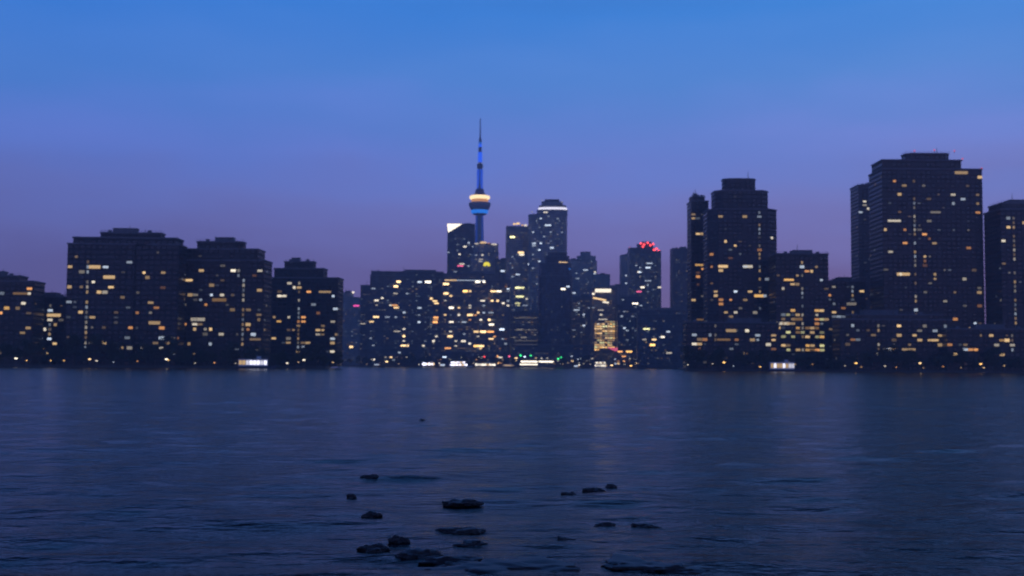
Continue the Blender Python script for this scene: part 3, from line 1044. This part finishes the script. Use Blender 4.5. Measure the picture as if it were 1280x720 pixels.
add_lathe(bm, [(4.3, tz(205)), (3.9, tz(190)), (3.3, tz(174)), (1.7, tz(172.6)), (1.3, tz(160)), (.9, tz(148))], 14)
a_o = obj('antenna', bm, mat('mast_steel', (.16, .18, .32), .5), tw, True)
bm = bmesh.new()
add_lathe(bm, [(4.5, tz(203)), (5.0, tz(201)), (4.7, tz(191)), (4.1, tz(190.4))], 14)
add_lathe(bm, [(3.7, tz(184)), (3.9, tz(183)), (3.6, tz(180)), (3.3, tz(179.6))], 14)
obj('light_sleeve', bm, glow('B', 1.6), a_o)

# ------------------------------------------------------------------ waterfront
GL = glow


def boat(name, label, px0, px1, py, h_m, cabc, cabs, D_=None, decks=1, group=None, cat='boat'):
    D_ = D_ or 1480
    p = at((px0 + px1) / 2, py, D_)
    Lm = (px1 - px0) / FPX * D_
    o = empty(name, (p.x, D_, 0), 0, label, cat, group)
    w = min(9, max(3, Lm * .22))
    bm = bmesh.new()
    sec = []
    for fx, bw, zt in ((-.5, .72, 1.5), (-.3, 1, 1.3), (.2, 1, 1.3), (.4, .6, 1.6), (.53, .04, 2.1)):
        sec.append([bm.verts.new((fx * Lm, sy * w / 2 * bw * q, z)) for sy, q, z in ((-1, 1, zt), (-1, .75, -.6), (1, .75, -.6), (1, 1, zt))])
    for a, b_ in zip(sec, sec[1:]):
        for k in range(4):
            bm.faces.new((a[k], b_[k], b_[(k + 1) % 4], a[(k + 1) % 4]))
    bm.faces.new(sec[0])
    bm.faces.new(sec[-1][::-1])
    obj('hull', bm, M_WHITE if decks > 1 else M_NAVY, o)
    z = 1.35
    for dk in range(decks):
        a, b_ = -.44 + .05 * dk, .30 - .10 * dk
        dh = h_m / decks
        bm = bmesh.new()
        add_box(bm, a * Lm, b_ * Lm, -w * .38, w * .38, z, z + dh)
        cb = obj('cabin', bm, M_WHITE, o)
        bm = bmesh.new()
        nw = max(3, int(Lm * .74 / 1.8))
        for k in range(nw):
            x0 = a * Lm + .3 + (b_ - a) * Lm / nw * k
            nf = len(bm.faces)
            add_box(bm, x0, x0 + (b_ - a) * Lm / nw - .35, -w * .38 - .05, -w * .38 + .02, z + dh * .22, z + dh * .84)
            bm.faces.ensure_lookup_table()
            ch = rw.choice((0, 0, 0, 1, 2))
            for f in bm.faces[nf:]:
                f.material_index = ch
        wo = obj('window_band', bm, GL(cabc, cabs), cb)
        wo.data.materials.append(GL(cabc, cabs * .5))
        wo.data.materials.append(GL('Y', cabs * .35))
        bm = bmesh.new()
        add_box(bm, a * Lm - .4, b_ * Lm + .5, -w * .42, w * .42, z + dh + .003, z + dh + .2)
        obj('deck_roof', bm, M_WHITE, o)
        z += dh + .2
    bm = bmesh.new()
    add_box(bm, .02 * Lm, .12 * Lm, -w * .22, w * .22, z + .01, z + 1.5)
    obj('wheelhouse', bm, M_WHITE, o)
    bm = bmesh.new()
    add_lathe(bm, [(.12, z + 1.5), (.06, z + 5)], 6)
    obj('mast', bm, M_STEEL, o)
    return o


boat('ferry_boat', 'brightest short ferry with a glaring white cabin, left end of the lit quay', 527, 547, 455, 4.2, 'L', 6, 1478, 1)
boat('tour_boat', 'small low boat with pale lights just right of the brightest ferry', 548, 558, 455, 2.2, 'C', 1.8, 1480, 1)
boat('ferry_boat', 'long two deck ferry with white lit decks below the brown slab block', 560.5, 590, 455, 5.6, 'L', 5, 1474, 2)
boat('tour_boat', 'low tour boat with a cream lit cabin under the red quay lights', 592, 626, 456, 3.6, 'W', 2.8, 1476, 1)
boat('tour_boat', 'small boat with weak pinkish cabin lights left of the long white pavilion', 627, 646, 456, 2.4, 'Y', .9, 1480, 1)
boat('motor_boat', 'tiny boat with a cool deck lamp, alone off the seawall', 717, 726, 460, 1.8, 'C', 1.6, 1400, 1)
boat('tour_boat', 'two deck boat with white lit decks below the golden office block', 742, 763, 456, 6.4, 'W', 2.0, 1470, 2)
boat('motor_boat', 'small boat with pale blue lights under the long dark slab block', 467, 477, 457, 2.0, 'C', 1.0, 1478, 1)


def pavilion(label, px0, px1, py0, py1, D_, rows, m):
    p = at((px0 + px1) / 2, 457, D_)
    w = (px1 - px0) / FPX * D_
    z1 = at(px0, py0, D_).z - QZ
    o = empty('pavilion', (p.x, D_ + 4, QZ), 0, label, 'pavilion')
    bm = bmesh.new()
    add_box(bm, -w / 2, w / 2, -3, 4, 0, z1 + .6)
    obj('wall', bm, M_SLABD, o)
    bm = bmesh.new()
    add_box(bm, -w / 2 - 1.2, w / 2 + 1.2, -4.4, 5, z1 + .603, z1 + 1.1)
    obj('roof', bm, M_SLAB, o)
    for a, b_, y0, y1, mm in rows:
        q0, q1 = at(a, y0, D_), at(b_, y1, D_)
        bm = bmesh.new()
        n = max(2, int((b_ - a) / 4))
        for k in range(n):
            x0 = q0.x - p.x + (q1.x - q0.x) * k / n
            add_box(bm, x0 + .08, x0 + (q1.x - q0.x) / n - .08, -3.16, -2.96, q1.z - QZ, q0.z - QZ)
        obj('lit_glazing', bm, mm, o)


pavilion('long low pavilion with two bright white lit bands below the navy tower', 649, 694, 449.5, 459, 1508, [(651, 692, 451.0, 453.0, GL('W', 3.4)), (649.5, 672, 454.6, 456.4, GL('W', 2.6))], None)

# red lit canopy
p = at(766, 437, 1512)
o = empty('canopy', (p.x, 1512, QZ), 0, 'glowing pinkish red canopy at the foot of the golden office block', 'canopy')
bm = bmesh.new()
zc = p.z - QZ
f = [bm.verts.new(v) for v in ((-6.6, -2, zc + 2), (6, -2, zc + 1.6), (6.2, -2, zc - 1.0), (3, -2, zc - 2.2))]
k2 = [bm.verts.new((v.co.x, 3, v.co.z + .8)) for v in f]
bm.faces.new(f)
bm.faces.new(k2[::-1])
for k in range(4):
    bm.faces.new((f[k], f[(k + 1) % 4], k2[(k + 1) % 4], k2[k]))
obj('lit_fabric', bm, GL('P', .8), o)
for xx in (-5.6, 5.4):
    bm = bmesh.new()
    add_lathe(bm, [(.25, 0), (.2, zc - .6 if xx > 0 else zc + 1.6)], 8, cx=xx, cy=1.5)
    obj('post', bm, M_STEEL, o)


def lamp(name, label, px, py, D_, c, s, size, group=None, cat='street lamp', base=QZ):
    p = at(px, py, D_)
    o = empty(name, (p.x, D_, base), 0, label, cat, group)
    h = max(1.2, p.z - base)
    bm = bmesh.new()
    add_lathe(bm, [(.22, 0), (.22, .5), (.1, .6), (.08, h - size * .4)], 8)
    obj('post', bm, M_STEEL, o)
    bm = bmesh.new()
    size = size * (.7 if D_ < 1000 else 1)
    add_lathe(bm, [(size * .35, h - size * .42), (size, h - size * .1), (size * .9, h + size * .22), (size * .3, h + size * .4)], 12)
    hd = obj('lamp_head', bm, GL(c, s), o)
    bm = bmesh.new()
    add_lathe(bm, [(size * .7, h + size * .405), (size * .2, h + size * .7)], 12)
    obj('lamp_cap', bm, M_STEEL, hd)
    return o


lamp('street_lamp', 'yellow quay lamp under the long dark slab block, right of the small blue lit boat', 483.5, 452, 1506, 'Y', 5, 1.7)
for i, (px, py, c, lab) in enumerate(((764.5, 456.6, 'Y', 'leftmost of four low warm quay lamps, beside the two deck boat'),
                                      (788.6, 457.2, 'A', 'low orange quay lamp below the orange lit bays'),
                                      (814, 457.2, 'Y', 'low warm quay lamp below the left half of the broad navy block'),
                                      (838.5, 457.3, 'Y', 'low warm quay lamp below the right half of the broad navy block'))):
    lamp('quay_lamp', lab, px, py, shore(px) + 4, c, 4.5, 1.5, 'low warm lamps along the quay')
for px, py, c, s, lab in ((605.5, 446, 'R', 2.6, 'red traffic light on the quay, leftmost of the red ones'), (622, 445.4, 'O', 2.4, 'orange red signal light between the two red traffic lights'),
                          (636.5, 445.4, 'P', 2.6, 'pinkish red traffic light left of the green ones'), (650.7, 444.3, 'G', 3.5, 'green traffic light left of the white street lamp'),
                          (663.5, 444.5, 'G', 2.0, 'dim green traffic light right of the white street lamp'), (697.8, 448.6, 'G', 3.5, 'green traffic light by the right end of the long pavilion'),
                          (701.5, 446.8, 'G', 2.0, 'faint higher green light beside the pavilion end')):
    p = at(px, py, 1516)
    o = empty('traffic_light', (p.x, 1516, QZ), 0, lab, 'traffic light')
    zh = p.z - QZ
    bm = bmesh.new()
    add_lathe(bm, [(.2, 0), (.12, zh + .4)], 8)
    obj('post', bm, M_STEEL, o)
    bm = bmesh.new()
    add_box(bm, -1.3, 1.3, -.9, -.2, zh - 1.2, zh + 1.2)
    obj('housing', bm, M_STEEL, o)
    bm = bmesh.new()
    M = Matrix.Translation((0, -.95, zh)) @ Matrix.Rotation(R(90), 4, 'X')
    bmesh.ops.create_cone(bm, cap_ends=True, segments=16, radius1=1.15, radius2=1.0, depth=.4, matrix=M)
    obj('lens', bm, GL(c, s), o)
lamp('street_lamp', 'cool white street lamp between two green traffic lights', 656, 446, 1512, 'C', 4, 1.5)
lamp('street_lamp', 'pale street lamp right of the green lights below the navy tower', 714.5, 445.3, 1510, 'C', 1.6, 1.2)
lamp('street_lamp', 'weak lower street lamp above the tiny lone boat', 722.4, 449, 1508, 'C', 1.4, 1.1)
lamp('street_lamp', 'white quay lamp directly behind the tiny lone boat', 724, 456.2, 1503, 'W', 3, 1.3)
lamp('street_lamp', 'white street lamp above the third warm quay lamp', 818.7, 449.3, 1500, 'W', 1.8, 1.2)
lamp('street_lamp', 'weak cool street lamp above the two deck boat', 769, 449, 1510, 'C', 1.2, 1.2)
lamp('street_lamp', 'warm street lamp at the left rim of the hazy grey block', 438.5, 434.5, 1512, 'Y', 2, 1.3)
for px, py, c, s, lab in ((20, 448, 'W', 2.5, 'white street lamp before the block at the left edge'), (112, 449, 'Y', 2.2, 'warm street lamp before the left end of the largest left slab'),
                          (208, 449, 'W', 2.5, 'white street lamp before the middle of the largest left slab'), (300, 450, 'Y', 2.2, 'warm street lamp before the brownish stepped block'),
                          (380, 450, 'W', 2, 'white street lamp before the smaller dark stepped block'), (905, 453, 'A', 3, 'orange quay lamp before the rounded stepped top tower'),
                          (985, 453, 'W', 3, 'white quay lamp before the wide golden office block'), (1070, 454, 'A', 3, 'orange quay lamp left of the tallest dark tower'),
                          (1150, 454, 'Y', 3, 'warm quay lamp before the tallest dark tower'), (1226, 455, 'A', 3, 'orange quay lamp near the right edge of the view')):
    D_ = shore(px) + 5
    lamp('street_lamp', lab, px, py, D_, c, s, 1.3)
rl = random.Random(5)
for a_, b_, n_, lab, grp in ((446, 528, 4, 'faint small bollard light on the quay under the long dark slab block', 'bollard lights under the long slab block'),
                             (534, 646, 9, 'small bollard light on the quay among the lit ferries', 'bollard lights among the ferries'),
                             (652, 742, 8, 'small bollard light on the quay around the long white pavilion', 'bollard lights around the pavilion'),
                             (768, 842, 7, 'small bollard light on the quay among the low warm lamps', 'bollard lights among the low warm lamps'),
                             (10, 430, 14, 'small bollard light along the left shore', 'bollard lights along the left shore'),
                             (850, 1270, 16, 'small bollard light along the right shore', 'bollard lights along the right shore')):
    for k in range(n_):
        px = a_ + (b_ - a_) * (k + rl.uniform(.1, .9)) / n_
        D_ = shore(px) + rl.uniform(2.5, 4)
        lamp('bollard_light', lab, px, 459 + (px - 640) * .0066 - rl.choice((2.6, 3.2, 4.5, 6)), D_, rl.choice('YWAYCO'), rl.choice((.8, 1.4, 2.4)), rl.uniform(.6, 1.0), grp, 'bollard light')
boat('ferry_boat', 'white lit boat moored before the wide golden office block', 960, 1000, 457, 4.5, 'L', 1.6, shore(980) - 14, 1)
boat('ferry_boat', 'pale lit ferry moored below the largest left slab', 296, 344, 456, 4.0, 'L', 1.8, 676, 1)

# ---- trees
M_LEAF = mat('leaves', (.035, .05, .028), .7, noise=.4, nscale=.5)


def tree_mesh(seed, H):
    r = random.Random(seed)
    tb = bmesh.new()
    add_lathe(tb, [(.42, 0), (.3, H * .2), (.22, H * .42), (.08, H * .8)], 8)
    for _ in range(7):
        a = r.uniform(0, 6.28)
        z = H * r.uniform(.28, .55)
        l = H * r.uniform(.2, .33)
        M = Matrix.Translation((0, 0, z)) @ Matrix.Rotation(a, 4, 'Z') @ Matrix.Rotation(R(r.uniform(35, 60)), 4, 'Y')
        bmesh.ops.create_cone(tb, cap_ends=True, segments=6, radius1=.14, radius2=.04, depth=l, matrix=M @ Matrix.Translation((0, 0, l / 2)))
    cb = bmesh.new()
    cl = []
    for _ in range(15):
        a = r.uniform(0, 6.28)
        z = H * r.uniform(.34, .95)
        rr = H * .34 * math.sqrt(max(.05, 1 - ((z / H - .58) / .42) ** 2)) * r.uniform(.3, 1)
        cl.append((rr * math.cos(a), rr * math.sin(a), z, H * r.uniform(.08, .15)))
    for cx, cy, cz, cr_ in cl:
        for _ in range(55):
            d = Vector((r.gauss(0, 1), r.gauss(0, 1), r.gauss(0, .8)))
            d = d.normalized() * cr_ * r.uniform(.4, 1.1)
            s = r.uniform(.25, .5)
            q = Euler((r.uniform(0, 6), r.uniform(0, 6), r.uniform(0, 6))).to_matrix()
            c = Vector((cx, cy, cz)) + d
            cb.faces.new([cb.verts.new(c + q @ Vector(v)) for v in ((-s, -s * .6, 0), (s, -s * .6, .1), (s * .5, s, 0), (-s * .6, s * .8, -.1))])
    out_ = []
    for nm, bm_, m in (('trunk', tb, M_BARK), ('crown', cb, M_LEAF)):
        me = bpy.data.meshes.new(nm)
        bm_.to_mesh(me)
        bm_.free()
        me.materials.append(m)
        out_.append(me)
    return out_


TM = [tree_mesh(20 + i, h) for i, h in enumerate((12, 14, 10, 16, 13))]
rt = random.Random(3)
SEG = [(0, 82, 6, 'dark leafy tree on the quay before the left edge blocks', 'trees before the left edge blocks'),
       (84, 330, 17, 'dark leafy tree on the quay before the largest left slab', 'trees before the largest left slab'),
       (335, 440, 8, 'dark leafy tree on the quay left of the long centre slab', 'trees left of the long centre slab'),
       (445, 530, 11, 'dark leafy tree on the quay under the long dark slab block', 'trees under the long slab block'),
       (532, 646, 13, 'dark leafy tree behind the lit ferries under the brown slab block', 'trees behind the lit ferries'),
       (650, 740, 10, 'dark leafy tree on the quay under the navy tower', 'trees under the navy tower'),
       (772, 845, 8, 'dark leafy tree behind the low warm quay lamps', 'trees behind the low quay lamps'),
       (850, 1040, 12, 'dark leafy tree on the quay before the rounded and golden blocks', 'trees before the right shore blocks'),
       (1045, 1280, 14, 'dark leafy tree on the quay before the tallest dark tower', 'trees before the tallest dark tower')]
for a, b_, n, lab, grp in SEG:
    for k in range(n):
        px = a + (b_ - a) * (k + rt.uniform(.2, .8)) / n
        D_ = shore(px) + rt.uniform(9, 14)
        p = at(px, 450, D_)
        o = empty('tree', (p.x, D_, QZ), rt.uniform(0, 6.28), lab, 'tree', grp)
        sc_ = rt.uniform(.7, 1.15)
        o.scale = (sc_ * 1.1, sc_ * 1.1, sc_)
        tm = rt.choice(TM)
        for me in tm:
            link(me.name.split('.')[0], me, o)

# ------------------------------------------------------------------ dark rocks awash in the foreground
M_ROCK = mat('wet_rock', (.014, .014, .016), .45, noise=.5, nscale=3)


def rock(px, py, wpx, hpx, label, seed):
    p = ground_at(px, py)
    k = p.y / FPX
    r = random.Random(seed)
    w = wpx * k / 2 * 1.25
    bm = bmesh.new()
    bmesh.ops.create_icosphere(bm, subdivisions=5, radius=1)
    dep = w * r.uniform(.7, 1.0)
    hgt = max(.075, w * .11)
    for v in bm.verts:
        n = 1 + .8 * vnoise(v.co.x * 1.7 + seed * 3.1, v.co.y * 1.7 + v.co.z) + .5 * vnoise(v.co.x * 4, v.co.y * 4 + seed) + .22 * vnoise(v.co.x * 11, v.co.y * 11 + v.co.z * 7 + seed)
        v.co = Vector((v.co.x * w * n, v.co.y * dep * n, v.co.z * hgt * n))
    o = obj('rock', bm, M_ROCK, None, True)
    o.location = (p.x, p.y, -hgt * .02)
    tag(o, label, 'rock', 'dark rocks awash in the foreground water')


ROCKS = [(576, 664.5, 42, 9, 'large flat dark rock awash, widest one near the water centre'), (527, 694.5, 40, 10, 'large dark rock awash low in the view, left of centre'),
         (462, 597, 20, 5, 'dark flat rock farthest out on the left'), (466, 645, 18, 5, 'small dark rock between the far left rock and the lower left one'), (468, 687, 30, 7, 'low dark rock at lower left, left of the large low rock'),
         (592, 682, 32, 6, 'thin dark rock right below the widest rock'), (707, 677.5, 20, 5, 'small dark rock right of the water centre'), (805, 661, 30, 5, 'flat dark rock on the right'),
         (760, 660, 24, 4, 'thin flat rock just left of the flat right rock'), (742, 614, 22, 3, 'faint thin rock far out right of centre'), (764, 609, 12, 3, 'tiny rock beside the faint thin far rock'),
         (574, 629, 36, 6, 'broad faint rock above the widest rock'), (497, 676, 16, 4, 'small rock above the large low rock'), (836, 591, 14, 3, 'tiny dark rock far out on the right'),
         (798, 709, 100, 18, 'very wide dark rock at the lower right rim'), (640, 715, 150, 16, 'very wide dark rock at the bottom centre rim'), (568, 703, 60, 8, 'wide dark rock just above the bottom centre rim'),
         (478, 718, 48, 8, 'dark rock at the lower left rim'), (528, 526, 6, 1.6, 'tiny dark speck of rock far out left of centre'), (440, 622, 10, 4, 'small rock left of the far left rock'),
         (660, 702, 22, 4, 'small rock above the bottom centre rim rock'), (712, 619, 14, 3, 'small faint rock out in mid water')]
for i, (a, b_, w, h, lab) in enumerate(ROCKS):
    rock(a, b_, w, h, lab, i + 1)
